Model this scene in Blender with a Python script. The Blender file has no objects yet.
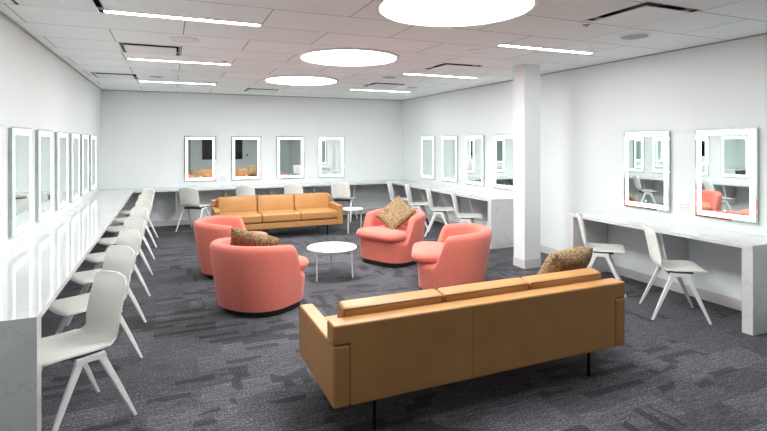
import bpy, bmesh, math, random
from mathutils import Vector, Matrix
random.seed(7)
S = bpy.context.scene
COL = S.collection
PI = math.pi
def R(d): return math.radians(d)
CEIL, XL, XR, YB, YN = 2.654, -1.211, 5.105, 10.74, -1.6
CT = 0.762          # counter height

# ------------------------------------------------------------------ materials
def srgb(r, g, b):
    f = lambda c: (c/255/12.92) if c/255 <= .04045 else ((c/255+.055)/1.055)**2.4
    return (f(r), f(g), f(b), 1)
def mat(name, col=(.8,.8,.8,1), rough=.5, metal=0, spec=.5, emit=None, estr=0, sheen=0, coat=0):
    m = bpy.data.materials.new(name); m.use_nodes = True
    b = m.node_tree.nodes['Principled BSDF']
    b.inputs['Base Color'].default_value = col
    b.inputs['Roughness'].default_value = rough
    b.inputs['Metallic'].default_value = metal
    b.inputs['Specular IOR Level'].default_value = spec
    b.inputs['Sheen Weight'].default_value = sheen
    b.inputs['Coat Weight'].default_value = coat
    if emit:
        b.inputs['Emission Color'].default_value = emit
        b.inputs['Emission Strength'].default_value = estr
    return m
def N(m, t, **kw):
    n = m.node_tree.nodes.new(t)
    for k, v in kw.items():
        if k in n.inputs.keys(): n.inputs[k].default_value = v
        else: setattr(n, k, v)
    return n
def L(m, a, ao, b, bi): m.node_tree.links.new(a.outputs[ao], b.inputs[bi])
def pb(m): return m.node_tree.nodes['Principled BSDF']
def ramp(m, stops):
    r = N(m, 'ShaderNodeValToRGB'); e = r.color_ramp.elements
    while len(e) < len(stops): e.new(.5)
    for i, (p, c) in enumerate(stops): e[i].position = p; e[i].color = c
    return r
def bump(m, src, out, strength, dist=.002):
    b = N(m, 'ShaderNodeBump', Strength=strength, Distance=dist)
    L(m, src, out, b, 'Height'); L(m, b, 'Normal', pb(m), 'Normal'); return b
M = {}
# painted walls, faint orange-peel bump
def paint(name, col, rough=.55):
    m = mat(name, col, rough, spec=.3)
    tc = N(m, 'ShaderNodeTexCoord'); n = N(m, 'ShaderNodeTexNoise', Scale=180.0, Detail=2.0)
    L(m, tc, 'Object', n, 'Vector'); bump(m, n, 'Fac', .08, .001); return m
M['wall'] = paint('wall_paint', srgb(238,243,243))
M['column'] = paint('column_paint', srgb(236,239,242))
M['baseboard'] = mat('baseboard_vinyl', srgb(214,209,209), .5)
M['trim'] = mat('ceiling_angle', srgb(165,166,166), .5)
# ceiling: long staggered panels
m = mat('ceiling_panels', rough=.9, spec=.1)
tc = N(m, 'ShaderNodeTexCoord'); mp = N(m, 'ShaderNodeMapping')
mp.inputs['Location'].default_value = (1.11, -.145, 0)
br = N(m, 'ShaderNodeTexBrick'); br.offset = .5; br.offset_frequency = 2
for k, v in {'Scale':1.0, 'Mortar Size':.0042, 'Mortar Smooth':.2, 'Brick Width':1.22, 'Row Height':.607}.items(): br.inputs[k].default_value = v
br.inputs['Color1'].default_value = srgb(241,248,249); br.inputs['Color2'].default_value = srgb(235,242,243); br.inputs['Mortar'].default_value = srgb(130,128,127)
L(m, tc, 'Object', mp, 'Vector'); L(m, mp, 'Vector', br, 'Vector'); L(m, br, 'Color', pb(m), 'Base Color')
nz = N(m, 'ShaderNodeTexNoise', Scale=120.0, Detail=3.0); L(m, tc, 'Object', nz, 'Vector'); bump(m, nz, 'Fac', .15, .002)
M['ceiling'] = m
# carpet: plank tiles with broken streaks
m = mat('carpet', rough=.95, spec=.15, sheen=.1)
tc = N(m, 'ShaderNodeTexCoord')
def brick(w, h, rot, loc, seedcol=((.0,.0,.0,1),(1,1,1,1))):
    mp = N(m, 'ShaderNodeMapping'); mp.inputs['Rotation'].default_value = (0,0,rot); mp.inputs['Location'].default_value = loc
    b = N(m, 'ShaderNodeTexBrick'); b.offset = .37; b.squash = 1
    for k, v in {'Scale':1.0,'Mortar Size':0.0,'Bias':0.0,'Brick Width':w,'Row Height':h}.items(): b.inputs[k].default_value = v
    b.inputs['Color1'].default_value = seedcol[0]; b.inputs['Color2'].default_value = seedcol[1]
    L(m, tc, 'Object', mp, 'Vector'); L(m, mp, 'Vector', b, 'Vector'); return b
b1 = brick(.5, .25, 0, (.13,.21,0)); b2 = brick(.26, .065, 0, (.4,.13,0)); b3 = brick(.26, .065, PI/2, (.2,.4,0))
mk = brick(1.0, .5, 0, (.7,.3,0))
# choose streak direction per tile
sel = N(m, 'ShaderNodeMath', operation='GREATER_THAN'); sel.inputs[1].default_value = .74; L(m, mk, 'Color', sel, 0)
mx = N(m, 'ShaderNodeMix'); mx.data_type = 'RGBA'
L(m, sel, 0, mx, 'Factor'); L(m, b2, 'Color', mx, 'A'); L(m, b3, 'Color', mx, 'B')
mxo = [o for o in mx.outputs if o.type == 'RGBA'][0]
mxi = [i for i in mx.inputs if i.type == 'RGBA']
for l in list(m.node_tree.links):
    if l.to_node == mx and l.to_socket.name in ('A','B'): m.node_tree.links.remove(l)
m.node_tree.links.new(b2.outputs['Color'], mxi[0]); m.node_tree.links.new(b3.outputs['Color'], mxi[1])
big = N(m, 'ShaderNodeTexNoise', Scale=1.3, Detail=2.0); L(m, tc, 'Object', big, 'Vector')
mp2 = N(m, 'ShaderNodeMapping'); mp2.inputs['Scale'].default_value = (3, 22, 3); L(m, tc, 'Object', mp2, 'Vector')
st = N(m, 'ShaderNodeTexNoise', Scale=2.2, Detail=5.0, Roughness=.7); L(m, mp2, 'Vector', st, 'Vector')
fine = N(m, 'ShaderNodeTexNoise', Scale=72.0, Detail=4.0, Roughness=.95); L(m, tc, 'Object', fine, 'Vector')
def mth(op, a, b, ao=0, bo=0):
    n = N(m, 'ShaderNodeMath', operation=op)
    if isinstance(a, (int,float)): n.inputs[0].default_value = a
    else: m.node_tree.links.new(a, n.inputs[0])
    if isinstance(b, (int,float)): n.inputs[1].default_value = b
    else: m.node_tree.links.new(b, n.inputs[1])
    return n.outputs[0]
# value = tile tone + sparse dark dashes + streak noise + pile noise
dash = mth('GREATER_THAN', mxo, .76)
patch = mth('GREATER_THAN', big.outputs['Fac'], .46)
dash = mth('MULTIPLY', dash, patch)
v = mth('MULTIPLY', b1.outputs['Color'], .16)
v = mth('SUBTRACT', v, mth('MULTIPLY', dash, mth('MULTIPLY', st.outputs['Fac'], .42)))
v = mth('ADD', v, mth('MULTIPLY', st.outputs['Fac'], .75))
v = mth('ADD', v, mth('MULTIPLY', fine.outputs['Fac'], 2.5))
v = mth('SUBTRACT', v, 1.27)
rp = ramp(m, [(.0, srgb(28,28,30)), (.36, srgb(58,58,62)), (.62, srgb(99,99,106)), (1.0, srgb(165,165,174))])
m.node_tree.links.new(v, rp.inputs['Fac']); L(m, rp, 'Color', pb(m), 'Base Color')
bump(m, fine, 'Fac', .5, .004)
M['carpet'] = m
# white quartz with thin grey veins
m = mat('quartz', rough=.07, spec=.65)
tc = N(m, 'ShaderNodeTexCoord'); n1 = N(m, 'ShaderNodeTexNoise', Scale=1.1, Detail=5.0, Roughness=.62, Distortion=1.2)
L(m, tc, 'Object', n1, 'Vector')
rp = ramp(m, [(0, srgb(219,220,219)), (.485, srgb(219,220,219)), (.5, srgb(205,206,207)), (.515, srgb(219,220,219)), (1, srgb(216,217,217))])
L(m, n1, 'Fac', rp, 'Fac'); L(m, rp, 'Color', pb(m), 'Base Color')
M['quartz'] = m
M['bracket'] = mat('bracket_steel', srgb(226,225,230), .45, .0)
# leather
def leather(name, c1, c2):
    m = mat(name, c1, .42, spec=.35)
    tc = N(m, 'ShaderNodeTexCoord'); n = N(m, 'ShaderNodeTexNoise', Scale=5.0, Detail=4.0); L(m, tc, 'Object', n, 'Vector')
    r = ramp(m, [(.3, c1), (.75, c2)]); L(m, n, 'Fac', r, 'Fac'); L(m, r, 'Color', pb(m), 'Base Color')
    v = N(m, 'ShaderNodeTexVoronoi', Scale=260.0); L(m, tc, 'Object', v, 'Vector'); bump(m, v, 'Distance', .12, .001)
    return m
M['leather'] = leather('tan_leather', srgb(177,127,77), srgb(187,138,86))
M['seam'] = mat('dark_stitching', srgb(110,68,26), .7)
M['blackmetal'] = mat('black_metal', srgb(18,18,20), .4, .6)
M['blackbase'] = mat('black_plinth', srgb(16,16,17), .6)
# coral wool
m = mat('coral_wool', srgb(222,118,102), .9, spec=.15, sheen=.25)
tc = N(m, 'ShaderNodeTexCoord'); n = N(m, 'ShaderNodeTexNoise', Scale=70.0, Detail=4.0, Roughness=.7); L(m, tc, 'Object', n, 'Vector')
r = ramp(m, [(.3, srgb(211,108,94)), (.7, srgb(228,130,114))]); L(m, n, 'Fac', r, 'Fac'); L(m, r, 'Color', pb(m), 'Base Color')
n2 = N(m, 'ShaderNodeTexNoise', Scale=350.0, Detail=2.0); L(m, tc, 'Object', n2, 'Vector'); bump(m, n2, 'Fac', .3, .002)
M['coral'] = m
# woven pillow
m = mat('woven_boucle', rough=.95, spec=.1)
tc = N(m, 'ShaderNodeTexCoord'); v = N(m, 'ShaderNodeTexVoronoi', Scale=75.0); L(m, tc, 'Object', v, 'Vector')
n = N(m, 'ShaderNodeTexNoise', Scale=60.0, Detail=4.0, Roughness=.8); L(m, tc, 'Object', n, 'Vector')
r = ramp(m, [(.34, srgb(78,60,42)), (.5, srgb(134,110,82)), (.66, srgb(188,164,130))]); L(m, n, 'Fac', r, 'Fac'); L(m, r, 'Color', pb(m), 'Base Color')
bump(m, v, 'Distance', .6, .006); M['pillow'] = m
M['plastic'] = mat('white_polypropylene', srgb(249,249,242), .4)
M['legwhite'] = mat('white_powder_coat', srgb(246,246,245), .4)
M['under'] = mat('grey_undercarriage', srgb(88,88,90), .5)
M['tabletop'] = mat('white_laminate', srgb(238,238,238), .3)
M['tableleg'] = mat('white_tube', srgb(226,226,226), .4)
m = mat('pale_ash', srgb(214,198,188), .5)
tc = N(m, 'ShaderNodeTexCoord'); n = N(m, 'ShaderNodeTexWave', Scale=14.0, Distortion=3.0); L(m, tc, 'Object', n, 'Vector')
r = ramp(m, [(.2, srgb(204,186,174)), (.8, srgb(222,208,198))]); L(m, n, 'Fac', r, 'Fac'); L(m, r, 'Color', pb(m), 'Base Color'); M['ash'] = m
M['mirror'] = mat('mirror_glass', (.86,.93,.91,1), .015, 1)
M['edge'] = mat('green_glass_edge', srgb(178,214,204), .2)
M['housing'] = mat('mirror_housing', srgb(196,198,202), .4, .3)
M['strip'] = mat('lit_frosted_strip', (1,1,1,1), .5, emit=(.94,1,.99,1), estr=.85)
M['blue'] = mat('blue_touch_dot', (.2,.5,1,1), .5, emit=(.3,.6,1,1), estr=3)
M['disc'] = mat('round_light_diffuser', (1,1,1,1), .5, emit=(.97,1,1,1), estr=9.6)
M['lin'] = mat('linear_light_diffuser', (1,1,1,1), .5, emit=(1,1,1,1), estr=13.0)
M['rim'] = mat('light_rim', srgb(232,231,230), .45)
M['plate'] = mat('diffuser_plate', srgb(226,228,230), .45)
M['duct'] = mat('duct_dark', srgb(70,73,76), .4)
M['speaker'] = mat('speaker_grille', srgb(158,162,166), .6)
M['outlet'] = mat('outlet_plastic', srgb(234,234,236), .4)
M['slot'] = mat('outlet_slot', srgb(60,60,62), .6)
M['screen'] = mat('tv_screen', srgb(8,9,10), .12)
M['door'] = mat('grey_door_paint', srgb(150,155,155), .5)

# ------------------------------------------------------------------ mesh helpers
def build(name, bm, m, parent=None, smooth=True, angle=35, loc=None):
    bmesh.ops.recalc_face_normals(bm, faces=bm.faces)
    me = bpy.data.meshes.new(name); bm.to_mesh(me); bm.free()
    if smooth:
        me.shade_smooth(); me.set_sharp_from_angle(angle=R(angle))
    for mm in (m if isinstance(m, (list,tuple)) else [m]): me.materials.append(mm)
    o = bpy.data.objects.new(name, me); COL.objects.link(o)
    if smooth and len(me.polygons) < 500:
        wn = o.modifiers.new('normals', 'WEIGHTED_NORMAL'); wn.keep_sharp = True; wn.weight = 90
    if parent: o.parent = parent
    if loc: o.location = loc
    return o
def box(bm, x0, x1, y0, y1, z0, z1, bev=0, seg=2):
    r = bmesh.ops.create_cube(bm, size=1)
    for v in r['verts']:
        v.co = Vector(((x0+x1)/2+v.co.x*(x1-x0), (y0+y1)/2+v.co.y*(y1-y0), (z0+z1)/2+v.co.z*(z1-z0)))
    if bev:
        es = {e for v in r['verts'] for e in v.link_edges}
        bmesh.ops.bevel(bm, geom=list(es), offset=bev, segments=seg, affect='EDGES', profile=.5)
def BX(*a, **k): bm = bmesh.new(); box(bm, *a, **k); return bm
def prism(bm, pts, axis, a0, a1, bev=0, seg=2):
    """extrude a polygon; axis 'x': pts are (y,z); 'y': (x,z); 'z': (x,y)"""
    def mk(p, a):
        return {'x':(a,p[0],p[1]), 'y':(p[0],a,p[1]), 'z':(p[0],p[1],a)}[axis]
    A = [bm.verts.new(mk(p,a0)) for p in pts]; B = [bm.verts.new(mk(p,a1)) for p in pts]
    fs = [bm.faces.new(A), bm.faces.new(list(reversed(B)))]
    n = len(pts)
    for i in range(n): fs.append(bm.faces.new((A[i], B[i], B[(i+1)%n], A[(i+1)%n])))
    bmesh.ops.recalc_face_normals(bm, faces=fs)
    if bev:
        es = {e for f in fs for e in f.edges}
        bmesh.ops.bevel(bm, geom=list(es), offset=bev, segments=seg, affect='EDGES', profile=.5)
def tube(bm, pts, r, n=10, closed=False):
    pts = [Vector(p) for p in pts]; rings = []
    for i, p in enumerate(pts):
        a = pts[i-1] if (i or closed) else p; b = pts[(i+1)%len(pts)] if (i < len(pts)-1 or closed) else p
        t = (b-a).normalized(); u = t.orthogonal().normalized()
        if rings:
            u = (last - t*last.dot(t)).normalized()
        last = u; w = t.cross(u)
        rr = r[i] if isinstance(r, (list,tuple)) else r
        rings.append([bm.verts.new(p+(u*math.cos(2*PI*k/n)+w*math.sin(2*PI*k/n))*rr) for k in range(n)])
    for i in range(len(rings)-(0 if closed else 1)):
        A, B = rings[i], rings[(i+1)%len(rings)]
        for k in range(n): bm.faces.new((A[k], A[(k+1)%n], B[(k+1)%n], B[k]))
    if not closed: bm.faces.new(list(reversed(rings[0]))); bm.faces.new(rings[-1])
def lathe(bm, prof, n=48, c=(0,0)):
    rings = []
    for r, z in prof:
        if r < 1e-6: rings.append([bm.verts.new((c[0],c[1],z))])
        else: rings.append([bm.verts.new((c[0]+r*math.cos(2*PI*k/n), c[1]+r*math.sin(2*PI*k/n), z)) for k in range(n)])
    for A, B in zip(rings, rings[1:]):
        for k in range(n):
            k2 = (k+1) % n
            if len(A) == 1: bm.faces.new((A[0], B[k], B[k2]))
            elif len(B) == 1: bm.faces.new((A[k], A[k2], B[0]))
            else: bm.faces.new((A[k], A[k2], B[k2], B[k]))
def softbox(bm, size, r, puff=(0,0,0), k=8, M4=None):
    """rounded box with slightly inflated faces, centred at origin then transformed"""
    h = [s/2 for s in size]
    def coords(hh):
        rr = min(r, hh*.98); o = [rr*(1-math.tan(R(a))) for a in (45,30,15)]
        c = [-hh+x for x in o] + [-(hh-rr)+2*(hh-rr)*i/k for i in range(k+1)] + [hh-x for x in reversed(o)]
        return c
    cs = [coords(x) for x in h]; V = {}
    def vert(p):
        key = tuple(round(x, 6) for x in p)
        if key in V: return V[key]
        q = [max(-(hh-min(r,hh*.98)), min(hh-min(r,hh*.98), x)) for x, hh in zip(p, h)]
        d = Vector([a-b for a, b in zip(p, q)])
        if d.length > 1e-9:
            d = d.normalized()*min(r, min(h)*.98)
        co = Vector(q)+d
        u = [co[i]/h[i] for i in range(3)]
        for i in range(3):
            a, b = (i+1)%3, (i+2)%3
            co[i] += math.copysign(1, u[i])*puff[i]*max(0,1-u[a]**2)**.7*max(0,1-u[b]**2)**.7*min(1,abs(u[i])*1.2)
        if M4: co = M4 @ co
        V[key] = bm.verts.new(co); return V[key]
    for ax in range(3):
        a, b = (ax+1)%3, (ax+2)%3
        for s in (-1, 1):
            for i in range(len(cs[a])-1):
                for j in range(len(cs[b])-1):
                    q = []
                    for ii, jj in ((i,j),(i+1,j),(i+1,j+1),(i,j+1)):
                        p = [0,0,0]; p[ax] = s*h[ax]; p[a] = cs[a][ii]; p[b] = cs[b][jj]; q.append(vert(p))
                    if len(set(q)) >= 3:
                        try: bm.faces.new([x for n_, x in enumerate(q) if x not in q[:n_]])
                        except ValueError: pass
def empty(name, loc, rz=0, label=None, cat=None, group=None):
    o = bpy.data.objects.new(name, None); COL.objects.link(o)
    o.empty_display_size = .1
    o.location = loc; o.rotation_euler = (0,0,rz)
    return tag(o, label, cat, group)
def tag(o, label=None, cat=None, group=None):
    if label: o['label'] = label
    if cat: o['category'] = cat
    if group: o['group'] = group
    return o
def struct(o): o['kind'] = 'structure'; return o
def kids(o): return [c for c in bpy.data.objects if c.parent == o]
def copy_tree(o, parent=None):
    c = o.copy(); COL.objects.link(c); c.parent = parent
    for ch in kids(o): copy_tree(ch, c)
    return c
def place(proto, first, loc, rz, label, group=None):
    o = proto if first else copy_tree(proto)
    o.location = loc; o.rotation_euler = (0,0,rz); o['label'] = label
    if group: o['group'] = group
    return o

# ------------------------------------------------------------------ room shell
struct(build('floor', BX(XL-.1, XR+.1, YN-.1, YB+.1, -.1, 0), M['carpet'], smooth=False))
struct(build('wall_left', BX(XL-.1, XL, YN-.1, YB+.1, 0, CEIL+.3), M['wall'], smooth=False))
struct(build('wall_right', BX(XR, XR+.1, YN-.1, YB+.1, 0, CEIL+.3), M['wall'], smooth=False))
struct(build('wall_back', BX(XL, XR, YB, YB+.1, 0, CEIL+.3), M['wall'], smooth=False))
struct(build('wall_front', BX(XL, XR, YN-.1, YN, 0, CEIL+.3), M['wall'], smooth=False))
# ceiling with openings for the square diffusers
VENTS = [(3.45,2.83,'square ceiling air diffuser at upper right, nearest the camera'),
         (-.75,4.10,'square ceiling air diffuser at top left beside the near linear light'),
         (-.19,5.93,'square ceiling air diffuser between the two nearer left linear lights'),
         (3.50,5.78,'square ceiling air diffuser beyond the middle round light, near column'),
         (-.76,8.45,'square ceiling air diffuser beside far left linear light'),
         (3.45,8.03,'square ceiling air diffuser before the far right linear light'),
         (1.60,9.72,'square ceiling air diffuser near back wall behind farthest round light')]
VH = .29
xs = sorted({XL, XR} | {round(v[0]+s*VH,4) for v in VENTS for s in (-1,1)})
ys = sorted({YN, YB} | {round(v[1]+s*VH,4) for v in VENTS for s in (-1,1)})
bm = bmesh.new(); VV = {}
def gv(x, y):
    if (x,y) not in VV: VV[(x,y)] = bm.verts.new((x,y,CEIL))
    return VV[(x,y)]
for i in range(len(xs)-1):
    for j in range(len(ys)-1):
        cx, cy = (xs[i]+xs[i+1])/2, (ys[j]+ys[j+1])/2
        if any(abs(cx-v[0]) < VH and abs(cy-v[1]) < VH for v in VENTS): continue
        bm.faces.new((gv(xs[i],ys[j]), gv(xs[i],ys[j+1]), gv(xs[i+1],ys[j+1]), gv(xs[i+1],ys[j])))
struct(build('ceiling', bm, M['ceiling'], smooth=False))
g = .02
for nm, a in (('trim_1', (XL, XL+g, YN, YB, CEIL-.012, CEIL)), ('trim_2', (XR-g, XR, YN, YB, CEIL-.012, CEIL)),
              ('trim_3', (XL+g, XR-g, YB-g, YB, CEIL-.012, CEIL)), ('trim_4', (XL+g, XR-g, YN, YN+g, CEIL-.012, CEIL))):
    struct(build(nm, BX(*a), M['trim'], smooth=False))
h = .105; t = .014
struct(build('baseboard_left', BX(XL, XL+t, YN, YB, 0, h, bev=.003), M['baseboard']))
struct(build('baseboard_right', BX(XR-t, XR, YN, YB, 0, h, bev=.003), M['baseboard']))
struct(build('baseboard_back', BX(XL+t, XR-t, YB-t, YB, 0, h, bev=.003), M['baseboard']))
struct(build('baseboard_front', BX(.9, XR-t, YN, YN+t, 0, h, bev=.003), M['baseboard']))
# column
CX0, CX1, CY0, CY1 = 4.215, 4.475, 5.195, 5.42
col = build('column', BX(CX0, CX1, CY0, CY1, 0, CEIL), M['column'], smooth=False); struct(col)
bm = bmesh.new(); box(bm, CX0-.005, CX1+.005, CY0-.005, CY1+.005, 0, .115, bev=.003)
struct(build('baseboard_column', bm, M['baseboard'], parent=col))
# door and screen on the wall behind the camera (seen in the mirrors)
dr = build('door_1', BX(-.17, .70, YN, YN+.03, 0, 2.1), M['door'], smooth=False); struct(dr)
bm = bmesh.new(); box(bm, -.25,-.17,YN,YN+.05,0,2.18); box(bm,.70,.78,YN,YN+.05,0,2.18); box(bm,-.17,.70,YN,YN+.05,2.1,2.18)
build('door_frame', bm, M['trim'], dr, smooth=False)
bm = bmesh.new(); tube(bm, [(.63,YN+.03,1.05),(.63,YN+.09,1.05),(.52,YN+.09,1.05)], .011); build('door_handle', bm, M['blackmetal'], dr)

# ------------------------------------------------------------------ ceiling things
for i, (x, y, lab) in enumerate(VENTS):
    e = empty('ceiling_diffuser', (x, y, CEIL), 0, lab, 'air diffuser', 'square air diffusers in the ceiling')
    bm = bmesh.new(); q = VH-.002
    # open duct box above
    for a in ((-q,-q+.006,-q,q), (q-.006,q,-q,q), (-q,q,-q,-q+.006), (-q,q,q-.006,q)): box(bm, a[0],a[1],a[2],a[3],.0,.10)
    box(bm, -q, q, -q, q, .10, .106); build('duct_box', bm, M['duct'], e, smooth=False)
    bm = bmesh.new(); o, n_ = VH+.006, VH-.02
    for s in (0,1,2,3):
        c_, s_ = math.cos(s*PI/2), math.sin(s*PI/2)
        P = [(-o,-o,-.004),(o,-o,-.004),(n_,-n_,.03),(-n_,-n_,.03)]
        vs = [bm.verts.new((p[0]*c_-p[1]*s_, p[0]*s_+p[1]*c_, p[2])) for p in P]; bm.faces.new(vs)
        vs2 = [bm.verts.new((p[0]*c_-p[1]*s_, p[0]*s_+p[1]*c_, p[2]+.004)) for p in P]; bm.faces.new(list(reversed(vs2)))
        for k in range(4): bm.faces.new((vs[k], vs2[k], vs2[(k+1)%4], vs[(k+1)%4]))
    build('frame', bm, M['plate'], e, smooth=False)
    build('face_plate', BX(-.25,.25,-.25,.25,-.018,-.010, bev=.003), M['plate'], e)
for y, lab in ((3.19,'largest-looking round flush ceiling light, nearest the camera'), (5.58,'middle of the three round ceiling lights'), (7.92,'farthest of the three round ceiling lights')):
    e = empty('round_ceiling_light', (1.95, y, CEIL), 0, lab, 'ceiling light', 'round ceiling lights down the middle')
    bm = bmesh.new(); lathe(bm, [(.560,-.001),(.560,-.014),(.568,-.020),(.598,-.020),(.606,-.012),(.606,0)], 96); build('rim', bm, M['rim'], e)
    bm = bmesh.new(); lathe(bm, [(0,-.012),(.3,-.012),(.560,-.010),(.560,-.002),(0,-.002)], 96); build('diffuser', bm, M['disc'], e)
names = {0:'nearest',1:'middle',2:'farthest'}
for side, x0, x1, yy in (('left', -.47, .715, (4.33,6.66,9.0)), ('right', 3.13, 4.38, (4.25,6.56,8.9))):
    for k, y in enumerate(yy+(2.0,)):  # last one per side is unseen, added at row pitch as foreground fill
        lb = f'slim linear ceiling light, {names[k]} of the three seen on the {side}' if k < 3 else f'unseen slim linear ceiling light added above the view on the {side}'
        e = empty('linear_ceiling_light', ((x0+x1)/2, y, CEIL), 0, lb, 'ceiling light', 'slim linear ceiling lights')
        hl = (x1-x0)/2
        build('diffuser', BX(-hl+.006,hl-.006,-.036,.036,-.005,-.001), M['lin'], e, smooth=False)
        bm = bmesh.new()
        box(bm,-hl,hl,-.042,-.036,-.008,0); box(bm,-hl,hl,.036,.042,-.008,0); box(bm,-hl,-hl+.006,-.036,.036,-.008,0); box(bm,hl-.006,hl,-.036,.036,-.008,0)
        build('frame', bm, M['rim'], e, smooth=False)
for x, y, r, lab in ((4.07,3.41,.135,'round grey ceiling speaker beside the near square diffuser'), (4.07,8.15,.12,'round grey ceiling speaker near the back right corner'),
                 (-.2,8.3,.11,'round grey ceiling speaker before far left linear light'), (3.1,7.0,.12,'pale round ceiling speaker right of farthest round light')):
    e = empty('ceiling_speaker', (x,y,CEIL), 0, lab, 'speaker', 'round ceiling speakers')
    bm = bmesh.new(); lathe(bm, [(0,-.006),(r*.9,-.006),(r*.9,0),(0,0)], 40); build('grille', bm, M['speaker'], e)
    bm = bmesh.new(); lathe(bm, [(r*.9,0),(r*.9,-.009),(r,-.006),(r,0)], 40); build('ring', bm, M['rim'], e)
for x, y, lab in ((.13,5.24,'round flat ceiling cover right of the left square diffuser'), (.12,7.62,'round flat ceiling cover ahead of far left linear light'), (3.15,4.65,'round flat ceiling cover between right linear light and column')):
    bm = bmesh.new(); lathe(bm, [(0,-.004),(.11,-.004),(.112,-.007),(.13,-.006),(.133,0),(0,0)], 40)
    tag(build('ceiling_cover', bm, M['plate'], loc=(x,y,CEIL)), lab, 'ceiling cover', 'round flat ceiling covers')
for x, y, lab in ((3.30,3.25,'small ceiling sprinkler left of the near square diffuser'), (.62,6.45,'small ceiling sprinkler behind the middle left linear light'), (.6,8.8,'small ceiling sprinkler behind the far left linear light')):
    e = empty('ceiling_sprinkler', (x,y,CEIL), 0, lab, 'sprinkler', 'small ceiling sprinklers')
    bm = bmesh.new(); lathe(bm, [(0,0),(.032,0),(.028,-.005),(.014,-.007),(0,-.007)], 24); build('escutcheon', bm, M['speaker'], e)
    bm = bmesh.new(); lathe(bm, [(0,-.007),(.007,-.007),(.007,-.016),(.012,-.018),(.012,-.02),(0,-.021)], 16); build('sprinkler_head', bm, M['housing'], e)

# ------------------------------------------------------------------ counters
T = .036; W = .60; LT = .09
XLF = -.622; XRF = 4.525; YBF = 10.15
def counter(name, topbox, legs, lab):
    e = empty(name, ((topbox[0]+topbox[1])/2, (topbox[2]+topbox[3])/2, 0), 0, lab, 'counter')
    ox, oy = e.location.x, e.location.y
    sh = lambda b: (b[0]-ox,b[1]-ox,b[2]-oy,b[3]-oy)
    build('worktop', BX(*sh(topbox), CT-T, CT, bev=.003), M['quartz'], e)
    for lg in legs: build('end_panel', BX(*sh(lg), 0, CT-T, bev=.002), M['quartz'], e)
    return e
cl = counter('left_makeup_counter', (XL+.003, XLF, 3.0, YB-.003), [(XL+.016, XLF, 3.0, 3.0+LT)], 'long glossy white quartz counter along the left wall')
cb = counter('back_makeup_counter', (XLF, XRF, YBF, YB-.003), [], 'white quartz counter running along the back wall behind the sofa')
cr = counter('right_makeup_counter', (XRF, XR-.003, 6.36, YB-.003), [(XRF, XR-.016, 6.36, 6.36+LT)], 'white quartz counter on the right wall beyond the column')
cn = counter('near_makeup_counter', (XRF, XR-.003, 2.63, 4.76), [(XRF, XR-.016, 2.63, 2.63+LT), (XRF, XR-.016, 4.76-LT, 4.76)], 'short white quartz counter at right with marble end panels')
for o in (cl, cb, cr, cn): o.name = 'makeup_counter'
# tapered wall brackets under the counters
def bracket_mesh():
    bm = bmesh.new()
    ztop = CT-T
    prism(bm, [(0,ztop),(.42,ztop),(.40,ztop-.03),(.27,.29),(0,.27)], 'y', -.003, .003)           # plate: x out from wall
    box(bm, 0, .006, -.028, .028, .27, ztop)                                                      # wall flange
    prism(bm, [(.40,ztop-.03),(.408,ztop-.03),(.278,.29),(.27,.29)], 'y', -.014, .014)            # front flange
    box(bm, 0, .41, -.025, .025, ztop-.006, ztop)
    return bm
protoB = None
for cnt, pts, ang in ((cb, [(x, YB) for x in (.10,1.01,1.92,2.83,3.74)], -PI/2), (cr, [(XR, y) for y in (7.26,8.17,9.08)], PI),
                      (cn, [(XR, 3.633)], PI), (cl, [(XL, 3.95+k) for k in range(6)], 0)):
    for x, y in pts:
        if protoB is None: o = protoB = build('bracket', bracket_mesh(), M['bracket'], cnt, smooth=False)
        else: o = protoB.copy(); COL.objects.link(o); o.parent = cnt
        o.location = (x-cnt.location.x, y-cnt.location.y, 0); o.rotation_euler = (0,0,ang)

# ------------------------------------------------------------------ lit mirrors (local: +x out of the wall)
MW, MH = .301, .457
def make_mirror():
    e = empty('lit_mirror', (0,0,0), 0, 'x', 'mirror')
    build('housing', BX(0, .026, -MW+.012, MW-.012, -MH+.012, MH-.012), M['housing'], e, smooth=False)
    build('glass_edge', BX(.026, .0305, -MW, MW, -MH, MH), M['edge'], e, smooth=False)
    a, b = .019, .067
    # rim of clear mirror, inner mirror, lit strip between
    bm = bmesh.new()
    def frame(bm, w, h, i, o_, x0, x1):
        box(bm, x0, x1, -w+o_, w-o_, h-i, h-o_); box(bm, x0, x1, -w+o_, w-o_, -h+o_, -h+i)
        box(bm, x0, x1, -w+o_, -w+i, -h+i, h-i); box(bm, x0, x1, w-i, w-o_, -h+i, h-i)
    frame(bm, MW, MH, a, .0015, .0305, .0315); box(bm, .0305, .0315, -MW+b, MW-b, -MH+b, MH-b)
    build('mirror_glass', bm, M['mirror'], e, smooth=False)
    bm = bmesh.new(); frame(bm, MW, MH, b, a, .0305, .0316)
    build('light_strip', bm, M['strip'], e, smooth=False)
    bm = bmesh.new(); box(bm, .0315, .0318, -.006, .006, -MH+.088, -MH+.100); build('power_button', bm, M['blue'], e, smooth=False)
    return e
ZM = 1.779-MH
pm = make_mirror(); first = True
ordl = ['partly cropped lit mirror at the left photo edge','nearest lit mirror wholly in view on the left wall','second lit mirror wholly in view on left wall','third lit mirror wholly in view on left wall','fourth lit mirror wholly in view on left wall','fifth lit mirror wholly in view on left wall','last lit mirror on the left wall, nearest the back corner']
for k, y in enumerate((4.315,5.19,6.065,6.95,7.83,8.67,9.52)):
    place(pm, first, (XL, y, ZM), 0, ordl[k], 'lit mirrors on the left wall'); first = False
for k, x in enumerate((.553,1.461,2.393,3.317)):
    place(pm, False, (x, YB, ZM), -PI/2, ['leftmost','second from left','third from left','rightmost'][k]+' of the four lit mirrors on the back wall', 'lit mirrors on the back wall')
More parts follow.
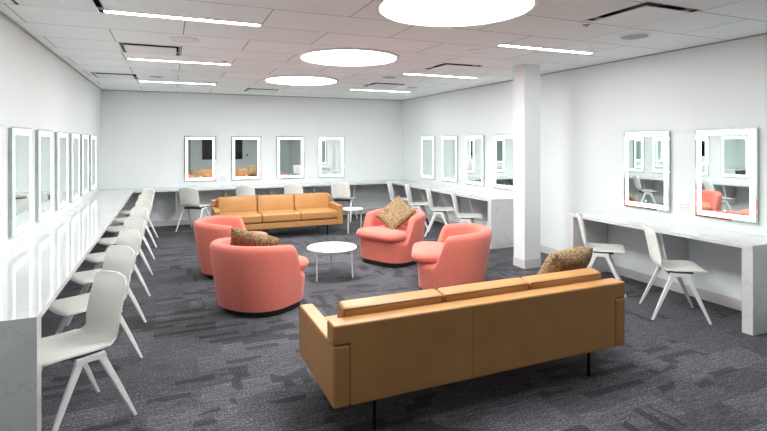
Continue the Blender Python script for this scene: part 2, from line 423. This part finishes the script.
for k, y in enumerate((9.44,8.545,7.66,6.76)):
    place(pm, False, (XR, y, ZM), PI, ['lit mirror on right wall nearest the back corner','second lit mirror from the back corner on right wall','third lit mirror from the back corner on right wall','lit mirror half hidden behind the white column'][k], 'lit mirrors on the far right wall')
for k, y in enumerate((4.105,3.210)):
    place(pm, False, (XR, y, ZM), PI, ['smaller-looking lit mirror above the short right counter, left of the pair','largest-looking lit mirror at right, reflecting a coral armchair'][k], 'lit mirrors above the short right counter')

# ------------------------------------------------------------------ outlets
def make_outlet():
    e = empty('wall_outlet', (0,0,0), 0, 'x', 'outlet')
    build('cover_plate', BX(0,.006,-.058,.058,-.058,.058, bev=.002), M['outlet'], e)
    for s in (-1,1):
        f = build('receptacle', BX(.006,.009,s*.024-.017,s*.024+.017,-.034,.034, bev=.001), M['outlet'], e)
        bm = bmesh.new()
        for z in (-.018,.014):
            box(bm,.009,.0093,s*.024-.007,s*.024-.0045,z,z+.009); box(bm,.009,.0093,s*.024+.0045,s*.024+.007,z,z+.009)
        build('slot', bm, M['slot'], f, smooth=False)
    return e
po = make_outlet()
OUT = [(XR,3.66,.945,PI,'white double outlet between the two mirrors above the short counter'), (XR,4.375,.587,PI,'white outlet under the short right counter'),
       (.994,YB,.90,-PI/2,'white outlet between the two leftmost back wall mirrors'), (2.86,YB,.90,-PI/2,'white outlet between the two rightmost back wall mirrors'),
       (XR,8.15,.90,PI,'white outlet on right wall between second and third mirror')]
for i, (x,y,z,a,lab) in enumerate(OUT): place(po, i==0, (x,y,z), a, lab, 'white wall outlets')

# ------------------------------------------------------------------ TV + switch behind camera
tv = empty('wall_television', (2.11, YN, 1.41), 0, 'black wide television screen on wall, seen only in back mirrors', 'television')
build('bezel', BX(-.85,.85,0,.05,-.49,.49,bev=.004), M['blackmetal'], tv); build('screen', BX(-.84,.84,.05,.052,-.48,.48), M['screen'], tv, smooth=False)
sw = empty('light_switch', (3.18, YN, 1.10), 0, 'light switch plate seen in second back mirror', 'light switch')
build('switch_plate', BX(-.04,.04,0,.006,-.06,.06,bev=.002), M['speaker'], sw); build('rocker', BX(-.017,.017,.006,.01,-.035,.035,bev=.001), M['slot'], sw)

# ------------------------------------------------------------------ white shell chair, faces local +x
def make_chair():
    e = empty('shell_chair', (0,0,0), 0, 'x', 'chair')
    ctrl = [(.250,.428),(.235,.441),(.20,.448),(.12,.447),(.03,.443),(-.06,.443),(-.125,.452),(-.165,.480),(-.185,.525),(-.198,.58),(-.212,.65),(-.228,.72),(-.243,.78),(-.250,.808),(-.253,.822)]
    # resample
    P = [Vector((a,0,b)) for a, b in ctrl]; prof = []
    for i in range(len(P)-1):
        p0 = P[max(i-1,0)]; p1 = P[i]; p2 = P[i+1]; p3 = P[min(i+2,len(P)-1)]
        for k in range(3):
            t = k/3
            prof.append(.5*((2*p1)+(p2-p0)*t+(2*p0-5*p1+4*p2-p3)*t*t+(3*p1-p0-3*p2+p3)*t**3))
    prof.append(P[-1]); n = len(prof); NW = 16
    lens = [0]
    for a, b in zip(prof, prof[1:]): lens.append(lens[-1]+(b-a).length)
    tot = lens[-1]; bm = bmesh.new(); G = []
    for i, p in enumerate(prof):
        s = lens[i]; s_end = min(s, tot-s)
        hw = .212 if s < .3 else .212-.014*((s-.3)/(tot-.3))
        rc = .055
        if s_end < rc: hw -= rc*(1-math.sqrt(max(0,1-((rc-s_end)/rc)**2)))
        back = max(0, min(1, (s-.36)/.15)); row = []
        waist = .018*math.exp(-((s-.42)/.06)**2)
        for j in range(NW+1):
            u = -1+2*j/NW; y = u*(hw-waist)
            dx = .035*back*u*u; dz = .010*(1-back)*u*u*(1 if s < .36 else .4)
            row.append(bm.verts.new((p.x+dx, y, p.z+dz)))
        G.append(row)
    for i in range(n-1):
        for j in range(NW): bm.faces.new((G[i][j], G[i][j+1], G[i+1][j+1], G[i+1][j]))
    bmesh.ops.recalc_face_normals(bm, faces=bm.faces)
    bmesh.ops.solidify(bm, geom=bm.faces[:], thickness=.011)
    build('seat_shell', bm, M['plastic'], e, angle=60)
    # dark pan below seat and cross beam
    bm = bmesh.new(); box(bm, -.075,.075,-.185,.185,.405,.434,bev=.006); box(bm, .03,.13,-.14,.14,.418,.436,bev=.004)
    build('underseat_beam', bm, M['under'], e)
    for s in (-1, 1):
        bm = bmesh.new()
        y0, y1 = s*.182, s*.212
        prism(bm, [(-.078,.432),(.078,.432),(.084,.405),(.062,.385),(.03,.398),(-.03,.398),(-.062,.385),(-.084,.405)], 'y', min(y0,y1), max(y0,y1), bev=.004)
        build('leg_joint', bm, M['legwhite'], e)
        for f in (-1, 1):
            bm = bmesh.new()
            top = [(f*.030,.412),(f*.084,.407)]; zt = [Vector((f*.038,s*.184,.405)), Vector((f*.082,s*.184,.402)), Vector((f*.082,s*.210,.402)), Vector((f*.038,s*.210,.405))]
            zb = [Vector((f*.226,s*.228,0)), Vector((f*.248,s*.228,0)), Vector((f*.248,s*.244,0)), Vector((f*.226,s*.244,0))]
            zm = [a.lerp(b,.5)+Vector((f*(.004 if k in (1,2) else .0),0,0)) for k,(a,b) in enumerate(zip(zt,zb))]
            rings = [[bm.verts.new(p) for p in q] for q in (zt,zm,zb)]
            fs = []
            for A, B in zip(rings, rings[1:]):
                for k in range(4): fs.append(bm.faces.new((A[k],A[(k+1)%4],B[(k+1)%4],B[k])))
            bm.faces.new(rings[0]); bm.faces.new(list(reversed(rings[-1])))
            es = [ed for ed in bm.edges if abs((ed.verts[0].co-ed.verts[1].co).z) > .05]
            bmesh.ops.recalc_face_normals(bm, faces=bm.faces)
            bmesh.ops.bevel(bm, geom=es, offset=.004, segments=2, affect='EDGES')
            build('leg', bm, M['legwhite'], e, angle=50)
    return e
pc = make_chair(); first = True
ang = PI+R(31)
ord8 = ['nearest white shell chair at the left counter, nearest the camera','second white shell chair from the camera along left counter','third white shell chair from the camera along left counter','fourth white shell chair from the camera along left counter','fifth white shell chair from the camera along left counter','sixth white shell chair from the camera along left counter','seventh white shell chair from the camera along left counter','last white shell chair along left counter, nearest the back corner']
for k, (y, da) in enumerate(zip((3.43,4.29,5.13,5.96,6.89,7.80,8.66,9.56), (0,2,-2,1,0,-1,2,0))):
    place(pc, first, (-.523-.012*(k>0), y, 0), ang+R(da), ord8[k], 'white chairs along the left counter'); first = False
for k, (x, y) in enumerate(((.42,10.0),(1.44,10.03),(2.38,10.03),(3.37,10.03))):
    place(pc, False, (x, y, 0), PI/2-R(37), ['white shell chair at back counter left of the far sofa','left of two white chairs peeking above the far sofa','right of two white chairs peeking above the far sofa','white shell chair at back counter right of the far sofa'][k], 'white chairs at the back counter')
for k, y in enumerate((6.85,7.72,8.58,9.43)):
    place(pc, False, (4.395, y, 0), -R(36), ['white shell chair at far right counter, nearest the column','second white shell chair from the column at far right counter','third white shell chair from the column at far right counter','white shell chair at far right counter nearest the back corner'][k], 'white chairs at the far right counter')
place(pc, False, (4.44, 4.17, 0), -R(46), 'white shell chair at short right counter, half behind the near sofa', 'white chairs at the short right counter')
place(pc, False, (4.425, 3.28, 0), -R(38), 'white shell chair at short right counter, nearest the camera', 'white chairs at the short right counter')

# ------------------------------------------------------------------ sofa, faces local +y, origin at centre of footprint
def make_sofa():
    e = empty('leather_sofa', (0,0,0), 0, 'x', 'sofa')
    HL, D0, D1, zb, zt, za, at = 1.09, -.365, .42, .19, .645, .53, .10
    bm = bmesh.new()
    prism(bm, [(-HL+at,zb),(HL-at,zb),(HL-at,za+.004),(HL,za+.004),(HL,zt),(-HL,zt),(-HL,za+.004),(-HL+at,za+.004)], 'y', D0, D0+.125, bev=.014, seg=3)
    bk = build('back_panel', bm, M['leather'], e)
    bm = bmesh.new(); c = .012
    tube(bm, [(-HL+.012,D0+.006,zt-.014),(HL-.012,D0+.006,zt-.014)], .0022, 6); tube(bm, [(-.2,D0-.0003,zb+.012),(-.2,D0-.0003,zt-.014)], .0010, 6)
    build('seam', bm, M['seam'], bk)
    for s in (-1,1):
        bm = bmesh.new(); x0, x1 = sorted((s*HL, s*(HL-at)))
        box(bm, x0, x1, D0, D1, zb, za, bev=.016, seg=3); a = build('arm', bm, M['leather'], e)
        bm = bmesh.new(); xo = s*HL
        pts = [(xo-s*.004,D0+.012,za-.004),(xo-s*.004,D1-.012,za-.004),(xo-s*.004,D1-.004,za-.014),(xo-s*.004,D1-.004,zb+.012)]
        tube(bm, pts, .0022, 6); build('seam', bm, M['seam'], a)
    build('seat_base', BX(-HL+at, HL-at, D0+.125, D1-.02, zb, .285, bev=.01), M['leather'], e)
    w = (2*(HL-at)+.016)/3
    for k in (-1,0,1):
        bm = bmesh.new()
        softbox(bm, (w-.004, D1-.02-(D0+.25), .135), .028, (0,0,.012), 8, Matrix.Translation((k*w, (D1-.02+D0+.25)/2+.005, .365)))
        build('seat_cushion', bm, M['leather'], e, angle=80)
        bm = bmesh.new()
        mt = Matrix.Translation((k*w, D0+.125+.068, .553)) @ Matrix.Rotation(R(9), 4, 'X')
        softbox(bm, (w-.004, .115, .30), .024, (0,.018,0), 8, mt)
        c = build('back_cushion', bm, M['leather'], e, angle=80)
        bm = bmesh.new(); hw = w/2-.012
        for yy in (-.055,.055):
            pts = [mt @ Vector(p) for p in ((-hw,yy,-.143),(-hw,yy,.143),(hw,yy,.143),(hw,yy,-.143))]
            tube(bm, pts, .0028, 6)
        build('seam', bm, M['seam'], c)
    for sx in (-.825,.80):
        for sy in (D0+.06, D1-.10):
            bm = bmesh.new(); tube(bm, [(sx,sy,0),(sx,sy,zb+.002)], .011, 12); build('leg', bm, M['blackmetal'], e)
    return e
ps = make_sofa()
place(ps, True, (1.898, 2.945, 0), 0, 'large tan leather three-seat sofa in the foreground, seen from behind', 'tan leather sofas')
place(ps, False, (1.742, 8.86, 0), PI, 'tan leather three-seat sofa before the back counter, seen from its front', 'tan leather sofas')

# ------------------------------------------------------------------ coral barrel chair, faces local +x
def make_barrel():
    e = empty('barrel_armchair', (0,0,0), 0, 'x', 'armchair')
    def outline(ph, sc=1.0, t=0.0):
        c, s = math.cos(ph), math.sin(ph)
        a = (.385 if c > 0 else .455)-t; b = .442-t
        p = 2/3.4 if c > 0 else 2/2.25
        sx = 1-(1-sc)*(.35 if c > 0 else 1.55); sy = 1-(1-sc)*.8
        return (sx*a*math.copysign(abs(c)**p, c), sy*b*math.copysign(abs(s)**(p if c > 0 else 2/2.25), s))
    def H(x):
        u = (.215-x)/.165; u = max(0, min(1, u)); u = u*u*(3-2*u)
        rise = max(0, min(1, (.05-x)/.5))
        return .355+.295*u+.035*math.sin(rise*PI/2)*u
    NC = 176; bm = bmesh.new(); cols = []
    # parameter: finer sampling where the wing drops
    phs = []
    for k in range(NC):
        phs.append(2*PI*k/NC)
    for ph in phs:
        ox, oy = outline(ph); h_ = H(ox); th = .115; col_ = []
        for k in range(9):
            z = .065+(h_-.055-.065)*k/8
            f = (z-.065)/.6; sc = .865+.135*min(1,f*1.05)**.85
            x, y = outline(ph, sc); col_.append((x,y,z))
        sc_top = .865+.135*min(1,((h_-.055-.065)/.6)*1.05)**.85
        rim = .055
        for k in range(1, 9):
            a = PI*k/8
            t = (th/2)*(1-math.cos(a)); x, y = outline(ph, sc_top, t)
            col_.append((x, y, h_-rim+rim*math.sin(a)))
        for k in range(1, 5):
            z = h_-rim+(.28-(h_-rim))*k/4; x, y = outline(ph, sc_top*(1-.04*k/4), th+.01*k/4); col_.append((x,y,z))
        cols.append([bm.verts.new(p) for p in col_])
    n = len(cols[0])
    for i in range(NC):
        A, B = cols[i], cols[(i+1)%NC]
        for k in range(n-1): bm.faces.new((A[k],B[k],B[k+1],A[k+1]))
    bm.faces.new([c[-1] for c in cols]); bm.faces.new([c[0] for c in reversed(cols)])
    bmesh.ops.triangulate(bm, faces=[f for f in bm.faces if len(f.verts) > 6])
    build('upholstered_shell', bm, M['coral'], e, angle=70)
    # seat cushion
    def wid(x):
        u = max(0, min(1, (x-.06)/.12)); u = u*u*(3-2*u)
        return .285+.095*u
    pts = []
    nx = 30; x0, x1 = -.30, .440
    side = []
    for k in range(nx+1):
        x = x0+(x1-x0)*(.5-.5*math.cos(PI*k/nx)); w_ = wid(x); rc = .19
        if x1-x < rc: w_ -= .16*(1-math.sqrt(max(0,1-((rc-(x1-x))/rc)**2)))
        if k == nx: w_ *= .97
        if x-x0 < .15: w_ -= .15*(1-math.sqrt(max(0,1-((.15-(x-x0))/.15)**2)))
        side.append((x, w_))
    pts = side+[(x,-w_) for x, w_ in reversed(side)]
    # densify along the ends
    def resample(pts, m_):
        P = [Vector((a,b,0)) for a,b in pts]; P.append(P[0]); Ls = [0]
        for a,b in zip(P,P[1:]): Ls.append(Ls[-1]+(b-a).length)
        out = []; j = 0
        for k in range(m_):
            s = Ls[-1]*k/m_
            while Ls[j+1] < s: j += 1
            out.append(P[j].lerp(P[j+1], (s-Ls[j])/max(1e-9,Ls[j+1]-Ls[j])))
        return out
    O = resample(pts, 120)
    for _ in range(4): O = [(O[i-1]+O[i]*2+O[(i+1)%120])/4 for i in range(120)]
    cen = Vector((.08,0,0)); bm = bmesh.new(); rings = []
    zc, hh = .400, .056
    lay = [(-90+180*k/12) for k in range(1,12)]
    for a in lay:
        a = R(a); ins = .068*(1-math.cos(a)**.8)
        ring = []
        for i in range(120):
            t = (O[(i+1)%120]-O[i-1]).normalized(); nrm = Vector((-t.y,t.x,0))
            if nrm.dot(O[i]-cen) > 0: nrm = -nrm
            p = O[i]+nrm*ins; ring.append(bm.verts.new((p.x,p.y,zc+hh*math.sin(a))))
        rings.append(ring)
    base = rings[-1]
    for sc, dz in ((.85,.010),(.65,.02),(.4,.027),(.15,.03)):
        rings.append([bm.verts.new(cen+(Vector(v.co)-cen)*sc*Vector((1,1,0)) if False else Vector((cen.x+(v.co.x-cen.x)*sc, v.co.y*sc, zc+hh*.98+dz))) for v in base])
    for A, B in zip(rings, rings[1:]):
        for k in range(120): bm.faces.new((A[k],A[(k+1)%120],B[(k+1)%120],B[k]))
    bm.faces.new(list(reversed(rings[0]))); bm.faces.new(rings[-1])
    build('seat_cushion', bm, M['coral'], e, angle=80)
    bm = bmesh.new(); NB = 64
    A = [bm.verts.new((*outline(2*PI*k/NB,.78),0)) for k in range(NB)]; B = [bm.verts.new((*outline(2*PI*k/NB,.78),.068)) for k in range(NB)]
    for k in range(NB): bm.faces.new((A[k],A[(k+1)%NB],B[(k+1)%NB],B[k]))
    bm.faces.new(B); bm.faces.new(list(reversed(A)))
    build('swivel_base', bm, M['blackbase'], e, angle=40)
    return e
pbr = make_barrel()
CH = {'A':(.81,5.08,R(36)), 'B':(.71,6.54,R(-14)), 'C':(2.835,6.30,R(-153)), 'D':(2.91,4.86,R(152))}
labs = {'A':'coral barrel armchair nearest the camera, seen from behind at left','B':'coral barrel armchair at far left, behind the nearest coral armchair',
        'C':'coral barrel armchair facing the camera with tilted brown pillow','D':'coral barrel armchair beside the column, with no pillow'}
for i, k in enumerate('ABCD'):
    x, y, a = CH[k]; place(pbr, i==0, (x,y,0), a, labs[k], 'coral barrel armchairs')

# ------------------------------------------------------------------ pillows
def make_pillow(name, s, th, mtx, lab):
    n = 22; bm = bmesh.new(); top = {}; bot = {}
    for i in range(n+1):
        for j in range(n+1):
            u, v = -1+2*i/n, -1+2*j/n
            # edges pulled in between the corners
            px = u*(1-.07*(1-v*v)*abs(u)**3)*s/2; py = v*(1-.07*(1-u*u)*abs(v)**3)*s/2
            hgt = th/2*(max(0,(1-u**4))*max(0,(1-v**4)))**.42*(1-.12*(u*u+v*v)/2)
            w = .006*math.sin(5*u+2*v)+.004*math.sin(7*v-3*u)
            edge = (i in (0,n) or j in (0,n))
            if edge: top[i,j] = bot[i,j] = bm.verts.new((px,py,0))
            else:
                top[i,j] = bm.verts.new((px,py,hgt+w*.6)); bot[i,j] = bm.verts.new((px,py,-hgt+w*.6))
    for i in range(n):
        for j in range(n):
            for D in (top, bot):
                q = [D[i,j],D[i+1,j],D[i+1,j+1],D[i,j+1]]
                if D is bot: q.reverse()
                try: bm.faces.new(q)
                except ValueError: pass
    o = build(name, bm, M['pillow'], angle=80)
    o.matrix_world = mtx
    return tag(o, lab, 'pillow', 'brown woven throw pillows')
def frame_m(c, nrm, roll):
    """pillow plane normal nrm, rolled about it; v axis starts upward"""
    nrm = Vector(nrm).normalized(); up = Vector((0,0,1)); v = (up-nrm*up.dot(nrm)).normalized(); u = v.cross(nrm)
    c_, s_ = math.cos(roll), math.sin(roll)
    u2 = u*c_+v*s_; v2 = -u*s_+v*c_
    return Matrix(((u2.x,v2.x,nrm.x,c[0]),(u2.y,v2.y,nrm.y,c[1]),(u2.z,v2.z,nrm.z,c[2]),(0,0,0,1)))
def loc(k, lx, ly, z):
    x, y, a = CH[k]; return (x+lx*math.cos(a)-ly*math.sin(a), y+lx*math.sin(a)+ly*math.cos(a), z)
RT = Vector((math.cos(.405),-math.sin(.405),0)); FW = Vector((math.sin(.405),math.cos(.405),0)); UP = Vector((0,0,1))
def axes(c, u, v):
    """pillow frame from two rough in-plane directions, given along right / up / away-from-the-door directions of the room view"""
    W = lambda a: RT*a[0]+UP*a[1]+FW*a[2]
    u = W(u).normalized(); v = W(v); v = (v-u*v.dot(u)).normalized(); n = u.cross(v)
    return Matrix(((u.x,v.x,n.x,c[0]),(u.y,v.y,n.y,c[1]),(u.z,v.z,n.z,c[2]),(0,0,0,1)))
da, db = Vector((.285,.048,-.123)), Vector((.051,.228,.21))
make_pillow('throw_pillow', .45, .12, axes((2.85,6.228,.66), da-db, da+db), 'brown woven pillow standing on its corner in the coral armchair')
make_pillow('throw_pillow', .49, .14, axes((.755,5.085,.575), (.93,-.26,.12), (.22,.75,-.6)), 'brown woven pillow leaning inside the coral armchair seen from behind')
make_pillow('throw_pillow', .44, .19, axes((2.79,3.005,.635), (.84,.0,.54), (.38,.8,-.40)), 'brown woven pillow on the right end of the foreground leather sofa')

# ------------------------------------------------------------------ tables
def table(name, x, y, r, z, rl, angs, mleg, lab, lr, tt=.018):
    e = empty(name, (x,y,0), 0, lab, 'table')
    bm = bmesh.new(); lathe(bm, [(0,z-tt),(r-.006,z-tt),(r,z-tt+.004),(r,z-.004),(r-.004,z),(0,z)], 72); build('table_top', bm, M['tabletop'], e)
    for a in angs:
        a = R(a); bm = bmesh.new(); tube(bm, [(rl*math.cos(a),rl*math.sin(a),0),(rl*.96*math.cos(a),rl*.96*math.sin(a),z-tt)], lr, 12); build('leg', bm, mleg, e)
    bm = bmesh.new()
    for a in angs:
        a = R(a); box_pts = [(0,0,z-tt-.008),(rl*.95*math.cos(a),rl*.95*math.sin(a),z-tt-.008)]; tube(bm, box_pts, .008, 8)
    build('support_frame', bm, mleg, e)
    return e
table('coffee_table', 1.82, 5.86, .305, .365, .275, (212,318,75), M['tableleg'], 'round white coffee table amid the coral armchairs', .0085)
table('side_table', 3.06, 8.60, .205, .435, .165, (225,340,100), M['ash'], 'small round white side table with pale legs beside the far sofa', .014)

# ------------------------------------------------------------------ world, camera, view
w = bpy.data.worlds.new('World'); S.world = w; w.use_nodes = True
w.node_tree.nodes['Background'].inputs[0].default_value = (.9,.95,1,1); w.node_tree.nodes['Background'].inputs[1].default_value = .0
cam = bpy.data.cameras.new('Camera'); co = bpy.data.objects.new('Camera', cam); COL.objects.link(co)
cam.sensor_width = 36; cam.lens = 496.6/767*36; cam.shift_y = -(215.5-142.7)/767; cam.clip_start = .05
co.matrix_world = Matrix.Translation((0,0,1.64)) @ Matrix.Rotation(-.405,4,'Z') @ Matrix.Rotation(PI/2,4,'X') @ Matrix.Rotation(-.0016,4,'Z')
S.camera = co
vs = S.view_settings; vs.view_transform = 'Standard'; vs.look = 'None'; vs.gamma = 1; vs.use_curve_mapping = False; vs.exposure = 1.57
